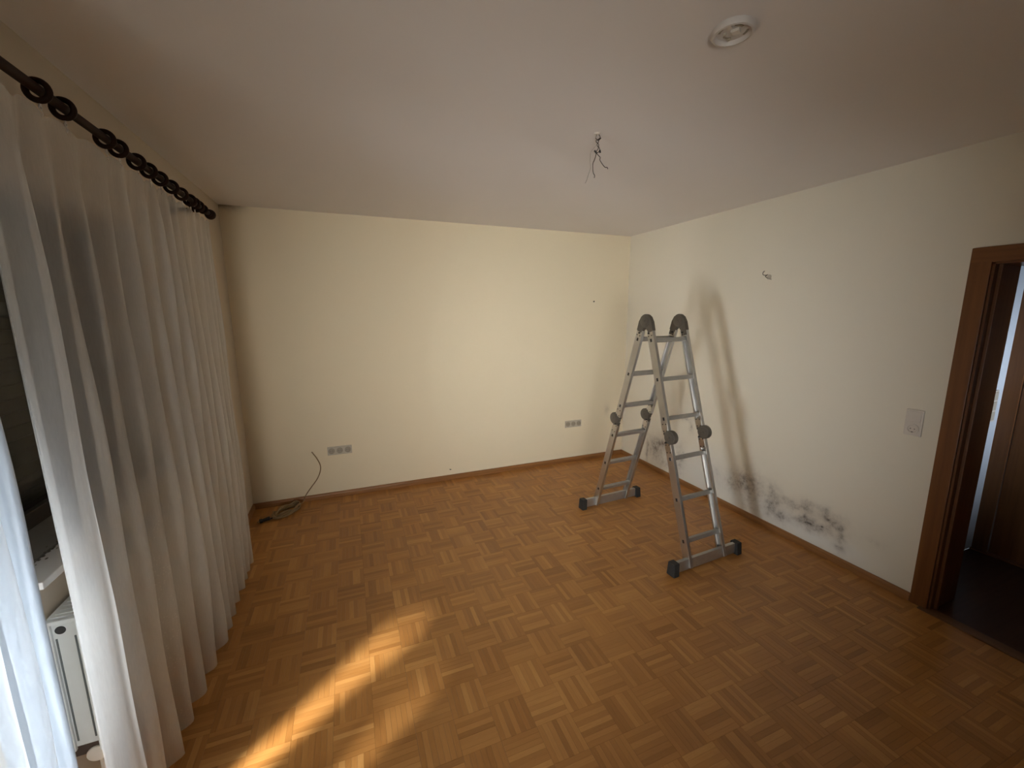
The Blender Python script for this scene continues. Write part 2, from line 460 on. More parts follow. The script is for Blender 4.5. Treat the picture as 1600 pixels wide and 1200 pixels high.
fo = new_mesh('parquet_fingers', rest, M_PARQ, floor); fo['kind'] = 'stuff'

DY0, DY1 = .64, 1.31          # balcony door opening in the left wall
WY0, WY1, WZ0, WZ1 = 1.43, 2.52, 1.0, 2.13   # window opening
TH = .26
bm = bmesh.new()
box(bm, (-TH, YB, 0), (0, DY0, H)); box(bm, (-TH, DY0, 2.13), (0, DY1, H)); box(bm, (-TH, DY1, 0), (0, WY0, H))
box(bm, (-TH, WY0, 0), (0, WY1, WZ0-.02)); box(bm, (-TH, WY0, WZ1), (0, WY1, H)); box(bm, (-TH, WY1, 0), (0, D+.1, H))
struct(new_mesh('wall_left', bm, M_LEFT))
bm = bmesh.new(); box(bm, (-.0, D, 0), (W, D+.12, H)); struct(new_mesh('wall_back', bm, M_BACK))
bm = bmesh.new(); box(bm, (-.3, YB-.12, 0), (W+.3, YB, H)); struct(new_mesh('wall_front', bm, simple('low_bounce_brown_grey', (.30, .26, .22), .9)))  # unseen wall, colour kept dark to cut bounced light
RY0, RY1, RZ = .265, 1.125, 1.985      # room door opening in the right wall
bm = bmesh.new()
box(bm, (W, YB, 0), (W+TH, RY0, H)); box(bm, (W, RY0, RZ), (W+TH, RY1, H)); box(bm, (W, RY1, 0), (W+TH, D+.12, H))
struct(new_mesh('wall_right', bm, M_RIGHT))
bm = bmesh.new(); box(bm, (-TH, YB-.12, H), (W+TH, D+.12, H+.12)); struct(new_mesh('ceiling', bm, M_CEIL))

# skirting boards (5 cm, rounded top)
def skirt(name, a, b, inward, mat, h=.049, t=.018):
    a, b, n = Vector(a), Vector(b), Vector(inward)
    prof = [(0, 0), (t, 0), (t, h*.62), (t*.75, h*.86), (t*.45, h), (0, h)]
    bm = bmesh.new(); r1 = [bm.verts.new(a+n*p+Vector((0, 0, z))) for p, z in prof]; r2 = [bm.verts.new(b+n*p+Vector((0, 0, z))) for p, z in prof]
    for i in range(len(prof)): bm.faces.new((r1[i], r1[(i+1) % 6], r2[(i+1) % 6], r2[i]))
    bm.faces.new(r1[::-1]); bm.faces.new(r2)
    return struct(new_mesh(name, bm, mat))
skirt('baseboard_back', (0, D, 0), (W, D, 0), (0, -1, 0), M_SKIRTX)
skirt('baseboard_right', (W, D-.018, 0), (W, 1.197, 0), (-1, 0, 0), M_SKIRT)
skirt('baseboard_left', (0, D-.018, 0), (0, WY0-.01, 0), (1, 0, 0), M_SKIRT)
skirt('baseboard_right_near', (W, .19, 0), (W, YB, 0), (-1, 0, 0), M_SKIRT)

# room door frame in the right wall
dr = bmesh.new()
box(dr, (W-.004, RY1-.022, 0), (W+TH+.004, RY1, RZ))     # jamb lining, far side
box(dr, (W-.004, RY0, 0), (W+TH+.004, RY0+.022, RZ))
door1 = struct(new_mesh('door_1', dr, M_CASE))
bm = bmesh.new(); box(bm, (W-.004, RY0, RZ-.022), (W+TH+.004, RY1, RZ+.003)); new_mesh('head_lining', bm, M_CASEX, door1)
for nm, y0, y1 in (('casing', RY1-.012, 1.195), ('casing', .195, RY0+.012)):
    bm = bmesh.new(); box(bm, (W-.017, y0, 0), (W+.001, y1, 2.05), .004); new_mesh(nm, bm, M_CASE, door1)
bm = bmesh.new(); box(bm, (W-.0172, .196, RZ-.012), (W+.0012, 1.194, 2.0505), .004); new_mesh('head_casing', bm, M_CASEX, door1)
bm = bmesh.new(); box(bm, (W+.035, RY1-.036, 0), (W+.060, RY1-.020, RZ-.02), .003); new_mesh('rebate_seal', bm, M_CASE, door1)
for y0, y1 in ((RY1-.012, 1.195), (.195, RY0+.012)):
    bm = bmesh.new(); box(bm, (W+TH-.001, y0, 0), (W+TH+.016, y1, 2.05), .004); new_mesh('casing', bm, M_CASE, door1)
bm = bmesh.new(); box(bm, (W+TH-.001, .196, RZ-.012), (W+TH+.0165, 1.194, 2.0505), .004); new_mesh('head_casing', bm, M_CASEX, door1)
bm = bmesh.new(); box(bm, (W-.045, RY0+.0, -.004), (W+.03, RY1+.02, .007), .003)
th = struct(new_mesh('trim_1', bm, wood_plain('oak_threshold', (.10, .05, .022), (.18, .09, .038), 'Y', .45)))

# hallway behind the door
HX = 5.09
bm = bmesh.new(); box(bm, (W+.001, -1.4, -.06), (HX+.1, 1.36, -.002)); struct(new_mesh('floor_hall', bm, M_HALLF))
bm = bmesh.new(); box(bm, (W+TH, 1.36, 0), (HX+.1, 1.46, 2.5)); struct(new_mesh('wall_hall_end', bm, M_HALLW))
bm = bmesh.new(); box(bm, (HX, -1.4, 0), (HX+.1, .33, 2.5)); box(bm, (HX, .33, 2.06), (HX+.1, 1.36, 2.5)); struct(new_mesh('wall_hall_far', bm, M_HALLW))
bm = bmesh.new(); box(bm, (W+TH, -1.5, 0), (HX+.1, -1.4, 2.5)); struct(new_mesh('wall_hall_near', bm, M_HALLW))
bm = bmesh.new(); box(bm, (W+TH, -1.5, 2.5), (HX+.1, 1.46, 2.56)); struct(new_mesh('ceiling_hall', bm, M_HALLW))
bm = bmesh.new(); box(bm, (HX-.001, 1.281, 0), (HX+.1, 1.36, 2.06)); box(bm, (HX-.001, .33, 0), (HX+.1, .42, 2.06)); box(bm, (HX-.001, .42, 1.98), (HX+.1, 1.281, 2.06))
door3 = struct(new_mesh('door_2', bm, M_CASE))
bm = bmesh.new(); box(bm, (HX+.012, .424, .008), (HX+.052, 1.277, 1.978), .002); new_mesh('door_leaf', bm, M_CASE, door3)
bm = bmesh.new(); cyl(bm, (HX+.014, .50, 1.05), (HX-.03, .50, 1.05), .01); cyl(bm, (HX-.03, .495, 1.05), (HX-.03, .60, 1.05), .009); new_mesh('door_handle', bm, M_STEEL, door3)
bm = bmesh.new(); box(bm, (HX-.03, .42, -.003), (HX+.06, 1.36, .006), .002); struct(new_mesh('trim_2', bm, M_CASE))

# balcony door opening: a pale frame in the reveal
bm = bmesh.new()
for a, b in (((-.21, DY0, 0), (-.15, DY0+.05, 2.13)), ((-.21, DY1-.008, 0), (-.15, DY1, 2.13)), ((-.21, DY0, 2.08), (-.15, DY1, 2.13)), ((-.24, DY0, -.01), (-.02, DY1, .012))):
    box(bm, a, b, .004)
struct(new_mesh('door_3', bm, M_SILL))
# terrace outside
bm = bmesh.new(); box(bm, (-9, -8, -.12), (-TH, 9, -.05)); struct(new_mesh('floor_terrace', bm, simple('pale_terrace_slabs', (.55, .54, .50), .9, 0, .1, 3)))

# window with its shut roller shutter
bm = bmesh.new()
fx0, fx1 = -.215, -.165
for a, b in (((fx0, WY0, WZ0), (fx1, WY0+.06, WZ1)), ((fx0, WY1-.06, WZ0), (fx1, WY1, WZ1)), ((fx0, WY0, WZ0), (fx1, WY1, WZ0+.06)), ((fx0, WY0, WZ1-.06), (fx1, WY1, WZ1))):
    box(bm, a, b, .004)
win = struct(new_mesh('window_1', bm, M_FRAMEW))
bm = bmesh.new(); box(bm, (-.195, WY0+.06, WZ0+.06), (-.185, WY1-.06, WZ1-.06)); new_mesh('pane', bm, M_GLASS, win)
bm = bmesh.new()
z = WZ0-.0
box(bm, (-.259, WY0, WZ0), (-.247, WY1, WZ1))
while z < WZ1-.005:
    box(bm, (-.25, WY0-.0, z), (-.238, WY1, min(z+.0465, WZ1)), .004); z += .048
new_mesh('roller_shutter', bm, M_SHUT, win)

# ------------------------------------------------------------------ window sill
sl = empty('window_sill', 'white window sill board in front of the dark window, seen through the gap in the curtains', 'window sill', (0, 1.43, WZ0-.02))
def L(o): return o
bm = bmesh.new(); box(bm, (-.018, -.012, .004), (.066, 1.15, .026), .003); new_mesh('sill_board', bm, M_SILL, sl)
bm = bmesh.new(); box(bm, (-.165, .002, .0005), (-.030, 1.088, .024), .002); new_mesh('sill_slab', bm, M_STONE, sl, label='grey slab between board and window frame')
bm = bmesh.new(); rd = random.Random(3)
box(bm, (-.030, .003, .0005), (-.018, 1.087, .016))
for k in range(150):
    y = rd.uniform(.01, 1.0); x = rd.gauss(-.02, .009); r = rd.uniform(.001, .003)
    if x-r < -.16 or x > .05: continue
    m4 = Matrix.Translation((x, y, .0265)) @ Matrix.Diagonal((r*1.3, r*2.4, r*.4, 1))
    bmesh.ops.create_icosphere(bm, subdivisions=1, radius=1, matrix=m4)
pc = new_mesh('putty_crumbs', bm, M_DIRT, sl); pc['kind'] = 'stuff'; pc['label'] = 'brown crumbled putty along the joint'

# ------------------------------------------------------------------ radiator, near end seen through the gap
rad = empty('panel_radiator', 'white panel radiator under the window sill, its end seen through the curtain gap', 'radiator', (0, 1.48, 0))
RZ0, RZ1 = .385, .850
RX0, RX1 = .012, .092
bm = bmesh.new()      # front and back corrugated panels
for xc, sg in ((RX1-.008, 1), (RX0+.008, -1)):
    pts = []
    n = 24*4; y = .012
    for i in range(n+1):
        yy = .012 + i*(.98/n); ph = (i % 4)
        pts.append((xc + sg*(.006 if ph in (1, 2) else 0), yy))
    for (x1, y1), (x2, y2) in zip(pts, pts[1:]):
        vs = [bm.verts.new(q) for q in ((x1, y1, RZ0+.02), (x2, y2, RZ0+.02), (x2, y2, RZ1-.02), (x1, y1, RZ1-.02))]; bm.faces.new(vs)
    box(bm, (xc-.006, .01, RZ0), (xc+.006, .995, RZ0+.03), .003); box(bm, (xc-.006, .01, RZ1-.03), (xc+.006, .995, RZ1), .003)
    box(bm, (xc-.005, .011, RZ0+.01), (xc+.003, .994, RZ1-.01))
new_mesh('heating_panel', bm, M_RAD, rad)
bm = bmesh.new()      # end cover with raised rims
box(bm, (RX0, .000, RZ0+.03), (RX1, .008, RZ1), .002)
box(bm, (RX0-.001, -.008, RZ0+.02), (RX0+.016, .004, RZ1), .003); box(bm, (RX1-.010, -.008, RZ0), (RX1+.002, .004, RZ1), .003)
box(bm, (RX0+.001, -.007, RZ1-.012), (RX1, .004, RZ1+.0), .003)
new_mesh('end_cover', bm, M_RAD, rad)
bm = bmesh.new(); cyl(bm, (RX0+.034, -.0012, RZ1-.034), (RX0+.034, .006, RZ1-.034), .0125, 24); new_mesh('vent_plug', bm, simple('black_hole', (.02, .02, .02), .7), rad, label='dark round hole near the top of the end cover')
for dx in (.022, RX1-RX0-.016):
    bm = bmesh.new(); box(bm, (RX0+dx-.002, -.0016, RZ0+.05), (RX0+dx+.002, .001, RZ1-.06)); new_mesh('groove', bm, simple('groove_grey', (.10, .11, .11), .6), rad)
bm = bmesh.new(); box(bm, (RX0+.004, .010, RZ1-.006), (RX1-.004, .99, RZ1+.003))
for k in range(48): box(bm, (RX0+.016, .022+k*.02, RZ1+.001), (RX1-.016, .030+k*.02, RZ1+.006))
new_mesh('top_grille', bm, M_RAD, rad)
bm = bmesh.new(); box(bm, (RX0+.005, .002, RZ0-.006), (RX1-.008, .03, RZ0+.032)); new_mesh('lower_gap', bm, simple('dark_brown_fill', (.05, .03, .02), .9), rad)  # dark brown block set in the gap below the end cover
bm = bmesh.new(); cyl(bm, (.07, -.004, RZ0-.012), (.07, .05, RZ0-.012), .026, 24, bev=.003); cyl(bm, (.07, .02, RZ0-.03), (.07, .02, .0), .008, 16); cyl(bm, (.07, .02, .003), (.07, .02, .0), .02, 20)
smooth_by_angle(new_mesh('valve', bm, M_WPLAST, rad))
bm = bmesh.new(); box(bm, (0, .2, RZ0+.1), (RX0+.003, .23, RZ1-.08)); box(bm, (0, .8, RZ0+.1), (RX0+.003, .83, RZ1-.08)); split(new_mesh('wall_bracket', bm, M_STEEL, rad))

# ------------------------------------------------------------------ curtain rod
RX, RZZ = .150, 2.325
rod = empty('curtain_rod', 'dark wooden curtain rod with round end knob below the ceiling at left', 'curtain rod', (RX, 0, RZZ))
bm = bmesh.new(); cyl(bm, (0, .2, 0), (0, 3.13, 0), .0135, 24); smooth_by_angle(new_mesh('pole', bm, M_DARKW, rod))
bm = bmesh.new(); Mx = Matrix.Translation((0, 3.115, 0)) @ Matrix.Rotation(-PI/2, 4, 'X')
lathe(bm, [(.0137, 0), (.019, .002), (.019, .008), (.013, .012), (.012, .016), (.022, .024), (.0285, .036), (.0300, .048), (.0265, .060), (.018, .070), (.006, .075), (.001, .0755)], Mx, 28)
smooth_by_angle(new_mesh('finial', bm, M_DARKW, rod), 50)
for yb in (3.02, .6):
    bm = bmesh.new(); cyl(bm, (-RX+.002, yb, -.01), (-.016, yb, -.01), .011, 16); cyl(bm, (-RX+.001, yb, -.01), (-RX+.012, yb, -.01), .032, 24, bev=.003)
    Mx = Matrix.Translation((0, yb, 0)) @ Matrix.Rotation(PI/2, 4, 'X'); torus(bm, .0205, .007, Mx, 24, 8)
    smooth_by_angle(new_mesh('bracket', bm, M_DARKW, rod))
ring_ys = [2.935, 2.865, 2.80, 2.675, 2.545, 2.415, 2.300, 2.190, 2.045, 1.955, 1.725, 1.615]
ordn = ['first', 'second', 'third', 'fourth', 'fifth', 'sixth', 'seventh', 'eighth', 'ninth', 'tenth', 'eleventh', 'twelfth']
rb = bmesh.new(); torus(rb, .0250, .0080, Matrix.Rotation(PI/2, 4, 'X'), 26, 10)
rb0 = bmesh.new(); torus(rb0, .0235, .0062, Matrix.Identity(4), 26, 10)
def mk_ring():
    o = empty('curtain_ring', '', 'curtain ring', (RX, 0, RZZ-.0038), 0, 'dark wooden curtain rings on the rod')
    smooth_by_angle(new_mesh('ring_band', rb, M_DARKW, o), 60)
    b = bmesh.new(); cyl(b, (0, 0, -.033), (0, 0, -.041), .0028, 8); torus(b, .0055, .0016, Matrix.Translation((0, 0, -.0425)) @ Matrix.Rotation(PI/2, 4, 'Y'), 14, 6)
    tube(b, [(0, 0, -.047), (.001, .004, -.055), (0, .001, -.066), (0, -.003, -.058)], .0012, 6, 4)
    smooth_by_angle(new_mesh('eyelet_hook', b, M_STEEL, o), 60)
    return o
rb0.free()
first = mk_ring()
for k, yy in enumerate(ring_ys):
    if k == 0: o = first
    else:
        o = first.copy(); COL.objects.link(o)
        for ch in first.children:
            cc = ch.copy(); COL.objects.link(cc); cc.parent = o
    o.location = (RX, yy, RZZ-.0028); o.rotation_euler = (0, 0, random.uniform(-.06, .06))
    o['label'] = f'{ordn[k]} dark wooden curtain ring counting from the round end knob' if k else 'dark wooden curtain ring next to the round end knob'

# ------------------------------------------------------------------ curtains (real folded cloth)
def curtain(name, peaks, ztop, zbot, mat, label, seed, xc=.118, amp0=.040, edge_tape=None, x_near=None):
    """peaks: y of the fold crests (towards the room)"""
    rnd = random.Random(seed)
    n = 16; ys = []; fr = []
    for i in range(len(peaks)-1):
        for k in range(n): ys.append(peaks[i] + (peaks[i+1]-peaks[i])*k/n); fr.append(i+k/n)
    ys.append(peaks[-1]); fr.append(len(peaks)-1)
    am = [amp0*rnd.uniform(.75, 1.15) for _ in range(len(peaks)+1)]; off = [rnd.uniform(-.006, .006) for _ in range(len(peaks)+1)]
    sk = [rnd.uniform(-.25, .25) for _ in range(len(peaks)+1)]
    nz = 46
    bm = bmesh.new(); grid = []
    for r in range(nz+1):
        v = r/nz; z = zbot + (ztop-zbot)*v
        row = []
        for y, f in zip(ys, fr):
            i = int(min(f, len(peaks)-2)); t = f-i
            A = am[i]*(1-t)+am[i+1]*t; O = off[i]*(1-t)+off[i+1]*t; S = sk[i]*(1-t)+sk[i+1]*t
            env = .40 + .60*min(1, (1-v)*1.6)                 # tighter pleats at the top
            ph = 2*PI*t + PI
            xx = xc + O + A*env*(2*(.5+.5*math.cos(ph + .21*math.sin(3.1*z+i*1.7)))**2.0 - .85) 
            xx += .004*math.sin(2*ph+4*z+i) * (1-v*.5) + .003*math.sin(7*z + 3*f)
            yy = y + S*.06*env*math.sin(ph) + .018*env*math.sin(ph) * (peaks[i+1]-peaks[i])/.2
            yy += .008*math.sin(2.2*z+f*1.3)*(1-v)
            # top: gathers drawn to the rings' plane
            k = max(0, (v-.93)/.07); xx = xx*(1-k*.7) + .150*k*.7
            if x_near: xx += x_near*(1-v)
            zz = z + (.006*math.sin(ph*1.0+f) if r == 0 else 0)
            # header sags a little between the rings
            if r == nz: zz += .008*math.sin(f*2*PI)
            if f < .5 and x_near is None and seed == 4:      # the near side hem hangs plumb
                w_ = 1-f*2; xx = xx*(1-w_)+.104*w_; yy = yy*(1-w_)+(peaks[0]+.006*math.sin(2.7*z))*w_
            row.append(bm.verts.new((max(xx, .100), yy, zz)))
        grid.append(row)
    for r in range(nz):
        for q in range(len(ys)-1):
            bm.faces.new((grid[r][q], grid[r][q+1], grid[r+1][q+1], grid[r+1][q]))
    o = new_mesh(name, bm, mat, smooth=True)
    tag(o, label, 'curtain')
    edge = [v.co.copy() for v in (o.data.vertices[r*len(ys)] for r in range(nz+1))]
    edge2 = [v.co.copy() for v in (o.data.vertices[r*len(ys)+len(ys)-1] for r in range(nz+1))]
    return o, edge, edge2
pk = [1.435, 1.53, 1.66, 1.82, 1.98, 2.13, 2.27, 2.395, 2.515, 2.635, 2.76, 2.875, 2.98, 3.08, 3.15]
cur, e1, e2 = curtain('sheer_curtain', pk, RZZ-.052, .012, M_SHEER, 'wide pleated white sheer curtain reaching from the gap to the back corner', 4, xc=.137, amp0=.036)
def tape(edge, w, sgn, par, seed):
    rnd = random.Random(seed); bm = bmesh.new(); rows = []
    N = 240
    for i in range(N+1):
        f = i/N*(len(edge)-1); k = min(int(f), len(edge)-2); p = edge[k].lerp(edge[k+1], f-k)
        wr = rnd.uniform(-1, 1)
        row = []
        for j in range(6):
            u = j/5
            row.append(bm.verts.new((p.x + .003 + .0035*math.sin(PI*u) + wr*.0022*math.sin(PI*u) + .005*u*0, p.y + sgn*u*w + rnd.uniform(-.0008, .0008), p.z)))
        rows.append(row)
    for i in range(N):
        for j in range(5): bm.faces.new((rows[i][j], rows[i][j+1], rows[i+1][j+1], rows[i+1][j]))
    return new_mesh('side_hem', bm, M_HEM, par, smooth=True, label='crinkled gathered white side hem')
tape(e1, .032, 1, cur, 5)
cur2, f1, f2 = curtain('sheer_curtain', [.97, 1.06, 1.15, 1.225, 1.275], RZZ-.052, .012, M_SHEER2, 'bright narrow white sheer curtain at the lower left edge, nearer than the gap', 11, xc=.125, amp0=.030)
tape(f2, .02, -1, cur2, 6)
# two small dark flecks on the cloth near the sill are part of the cloth
# ------------------------------------------------------------------ folding ladder
lad = empty('folding_ladder', 'aluminium folding ladder standing as an A-frame with hinged joints and rubber feet', 'ladder', (3.07, 2.465, 0), math.radians(3.3))
HW = .175           # half outer width
def leg_frame(sign):
    """matrix from (u, n, s) leg space to ladder space. n points outward, s up the leg"""
    foot = Vector((0, -.522*sign, .030)); top = Vector((0, 0, 1.757))
    sdir = (top-foot).normalized(); u = Vector((1, 0, 0)); n = Vector((0, -sign, 0)); n = (n - n.dot(sdir)*sdir).normalized()
    m = Matrix.Identity(4)
    for i in range(3): m[i][0] = u[i]; m[i][1] = n[i]; m[i][2] = sdir[i]; m[i][3] = foot[i]
    return m
RD, RW = .060, .023        # rail depth and flange width
for sign in (1, -1):
    M = leg_frame(sign)
    for side in (-1, 1):
        for s0, s1 in ((-.012, .825), (.905, 1.640)):
            bm = bmesh.new()      # C-section: web on the outer side, two flanges towards the rungs
            x_out = side*HW; x_web = side*(HW-.0028); x_in = side*(HW-RW)
            box(bm, (min(x_out, x_web), -RD/2, s0), (max(x_out, x_web), RD/2, s1), .0008, M)
            for nn in (-1, 1):
                box(bm, (min(x_web, x_in), nn*RD/2 if nn < 0 else RD/2-.0028, s0), (max(x_web, x_in), nn*RD/2+.0028 if nn < 0 else RD/2, s1), .0008, M)
                # small inward lips
                lx0, lx1 = sorted((x_in, x_in+side*.0026)); n0, n1 = sorted((nn*RD/2, nn*(RD/2-.011)))
                box(bm, (lx0, n0, s0), (lx1, n1, s1), .0006, M)
            new_mesh('rail', bm, M_ALU, lad)
    for sr in (.160, .440, .720, 1.000, 1.280, 1.565):
        bm = bmesh.new(); x = HW-.001
        box(bm, (-x, -.015, sr-.014), (x, .015, sr+.014), .003, M)
        for k in range(4): box(bm, (-x+.03, -.0125+k*.0075, sr+.0135), (x-.03, -.0095+k*.0075, sr+.0152), 0, M)
        rg = new_mesh('rung', bm, M_ALU2, lad)
        for side in (-1, 1):
            bm = bmesh.new(); a, b = sorted((side*(HW-.0015), side*(HW+.0009)))
            box(bm, (a, -.0125, sr-.0125), (b, .0125, sr+.0125), .001, M)
            box(bm, (a-.0003, -.0070, sr-.0115), (b+.0006, .0085, sr+.0115), .001, M, 1)
            new_mesh('rung_end', bm, [M_ALU2, M_BLACKP], rg, label='open rung end with black core')
    # stabiliser bar with rubber feet
    bm = bmesh.new(); BL = .300
    zt = .086
    box(bm, (-BL, -.522*sign-.012, .010), (BL, -.522*sign+.012, zt), .003)
    sb = new_mesh('stabilizer_bar', bm, M_ALU2, lad)
    for side in (-1, 1):
        bm = bmesh.new(); x0, x1 = sorted((side*(BL-.022), side*(BL+.026)))
        vs = box(bm, (x0, -.522*sign-.030, 0.0), (x1, -.522*sign+.026, zt+.006), .006)
        for v in vs:   # slightly splayed at the floor
            k = 1-v.co.z/(zt+.006); v.co.y += (v.co.y + .522*sign)*.22*k; v.co.x += side*.004*k
        box(bm, (x0+.004, -.522*sign-.0312, .020), (x1-.004, -.522*sign-.028, .024)); box(bm, (x0+.004, -.522*sign-.0312, .045), (x1-.004, -.522*sign-.028, .049))
        new_mesh('rubber_foot', bm, M_RUBBER, sb, label='dark rubber foot')
    # middle hinges, discs on the outer face of the A
    for side in (-1, 1):
        xc = side*(HW-.0125)
        bm = bmesh.new()
        c0 = M @ Vector((xc-.019, .030, .868)); c1 = M @ Vector((xc+.019, .030, .868))
        cyl(bm, c0, c1, .049, 36, bev=.006)
        for dx in (-.0215, .0215):
            cyl(bm, M @ Vector((xc+dx*.85, .030, .868)), M @ Vector((xc+dx*1.05, .030, .868)), .036, 32, bev=.002)
            cyl(bm, M @ Vector((xc+dx*1.0, .030, .868)), M @ Vector((xc+dx*1.2, .030, .868)), .007, 14)
        hg = smooth_by_angle(new_mesh('hinge', bm, M_HINGE, lad, label='grey-brown round hinge disc'), 40)
        bm = bmesh.new(); box(bm, (xc-.011, -.028, .790), (xc+.011, .026, .842), .004, M); box(bm, (xc-.011, -.028, .886), (xc+.011, .026, .925), .004, M)
        box(bm, (xc-.016, -.018, .832), (xc+.016, .012, .846), .002, M)
        split(new_mesh('hinge_arm', bm, M_HINGE, hg))
        bm = bmesh.new()
        for s0, s1 in ((.755, .828), (.905, .972)):
            box(bm, (side*(HW+.0006)-.0008, -.024, s0), (side*(HW+.0006)+.0008, .024, s1), .0005, M)
            box(bm, (side*(HW-RW-.001)-.0008, -.024, s0), (side*(HW-RW-.001)+.0008, .024, s1), .0005, M)
        split(new_mesh('hinge_plate', bm, M_STEEL, hg, label='shiny metal plate'))
        bm = bmesh.new()
        for ss in (.765, .818, .915, .963):
            for nn in (-.015, .015):
                cyl(bm, M @ Vector((side*(HW+.001), nn, ss)), M @ Vector((side*(HW+.0038), nn, ss)), .0042, 10)
                cyl(bm, M @ Vector((side*(HW-RW-.001), nn, ss)), M @ Vector((side*(HW-RW-.0045), nn, ss)), .0042, 10)
        cyl(bm, M @ Vector((xc-.026, -.008, .835)), M @ Vector((xc+.026, -.008, .835)), .006, 10)
        split(new_mesh('rivet', bm, M_BLACKP, hg))
# top hinges
for side in (-1, 1):
    xc = side*(HW-.0125); zc = 1.665
    bm = bmesh.new(); cyl(bm, (xc-.018, 0, zc), (xc+.018, 0, zc), .049, 36, bev=.007)
    for dx in (-.021, .021):
        cyl(bm, (xc+dx*.85, 0, zc), (xc+dx*1.05, 0, zc), .037, 32, bev=.002); cyl(bm, (xc+dx, 0, zc), (xc+dx*1.2, 0, zc), .0075, 14)
    hg = smooth_by_angle(new_mesh('hinge', bm, M_HINGE, lad, label='grey-brown round top hinge disc'), 40)
    bm = bmesh.new()
    for sign in (1, -1):
        M = leg_frame(sign); box(bm, (xc-.013, -.024, 1.590), (xc+.013, .029, 1.665), .006, M)
    hs = [(-.080, 1.598), (-.063, 1.660), (-.040, 1.697), (.040, 1.697), (.063, 1.660), (.080, 1.598), (.021, 1.598), (.0, 1.632), (-.021, 1.598)]
    fa = [bm.verts.new((xc-.0145, y_, z_)) for y_, z_ in hs]; fb = [bm.verts.new((xc+.0145, y_, z_)) for y_, z_ in hs]
    bm.faces.new(fa); bm.faces.new(fb[::-1])
    for i in range(9): bm.faces.new((fa[i], fb[i], fb[(i+1) % 9], fa[(i+1) % 9]))
    split(new_mesh('hinge_arm', bm, M_HINGE, hg))
    bm = bmesh.new(); b2 = bmesh.new()
    for sign in (1, -1):
        M = leg_frame(sign)
        for xx in (side*(HW+.0008), side*(HW-RW-.001)):
            box(bm, (xx-.0008, -.024, 1.585), (xx+.0008, .024, 1.625), .0005, M)
            for nn in (-.015, .015): cyl(b2, M @ Vector((xx-.003, nn, 1.598)), M @ Vector((xx+.003, nn, 1.598)), .0042, 10)
        cyl(b2, M @ Vector((xc-.024, -.006, 1.618)), M @ Vector((xc+.024, -.006, 1.618)), .006, 10)
    split(new_mesh('hinge_plate', bm, M_STEEL, hg, label='shiny metal plate')); split(new_mesh('rivet', b2, M_BLACKP, hg))

# ------------------------------------------------------------------ sockets and switch
def socket_triple(x0, z0, label, rot=0):
    t = empty('triple_socket', label, 'socket', (x0, D, z0))
    bm = bmesh.new(); box(bm, (-.1065, -.008, -.0405), (.1065, .0, .0405), .003); new_mesh('cover_frame', bm, M_GPLAST, t)
    for k in (-1, 0, 1):
        bm = bmesh.new(); Mx = Matrix.Translation((k*.071, -.008, 0)) @ Matrix.Rotation(PI/2, 4, 'X')
        lathe(bm, [(.0275, .0001), (.0275, .0032), (.0225, .0036), (.0205, .0009), (.0008, .0007)], Mx, 28)
        si = smooth_by_angle(new_mesh('socket_insert', bm, M_DPLAST, t), 35)
        bm = bmesh.new()
        for sx_ in (-.0095, .0095): cyl(bm, (k*.071+sx_, -.0092, 0), (k*.071+sx_, -.0078, 0), .0028, 10)
        split(new_mesh('contact_hole', bm, M_DHOLE, si))
    return t
socket_triple(.745, .455, 'pale triple wall socket beside the loose cable at the left of the back wall')
socket_triple(3.255, .452, 'pale triple wall socket on the back wall left of the ladder')
t = empty('light_switch', 'white light switch with a socket below it, beside the door frame', 'switch', (W, 1.316, 1.083))
bm = bmesh.new(); box(bm, (-.009, -.041, -.078), (0, .041, .078), .003); new_mesh('cover_frame', bm, M_WPLAST, t)
bm = bmesh.new(); box(bm, (-.0125, -.031, .006), (-.008, .031, .068), .002); new_mesh('rocker', bm, M_WPLAST, t)
bm = bmesh.new(); Mx = Matrix.Translation((-.009, 0, -.0365)) @ Matrix.Rotation(-PI/2, 4, 'Y')
lathe(bm, [(.030, .0001), (.030, .0032), (.0225, .0036), (.0205, .0009), (.0008, .0007)], Mx, 32)
si = smooth_by_angle(new_mesh('socket_insert', bm, M_WPLAST, t), 35)
bm = bmesh.new(); cyl(bm, (-.0102, -.0095, -.0365), (-.0088, -.0095, -.0365), .003, 12); cyl(bm, (-.0102, .0095, -.0365), (-.0088, .0095, -.0365), .003, 12)
box(bm, (-.0122, -.004, -.0570), (-.0095, .004, -.0530)); split(new_mesh('contact_hole', bm, M_DHOLE, si))
# switch stack on the white hall wall
t = empty('hall_switch', 'small grey switch stack on the white hall wall behind the door opening', 'switch', (4.975, 1.36, 1.085))
bm = bmesh.new(); box(bm, (-.04, -.009, -.11), (.04, 0, .11), .003); new_mesh('cover_frame', bm, M_WPLAST, t)
for k, m_ in ((-1, M_GPLAST), (0, M_GPLAST), (1, M_GPLAST)):
    bm = bmesh.new(); box(bm, (-.029, -.0125, k*.071-.029), (.029, -.008, k*.071+.029), .002); new_mesh('rocker', bm, m_, t)

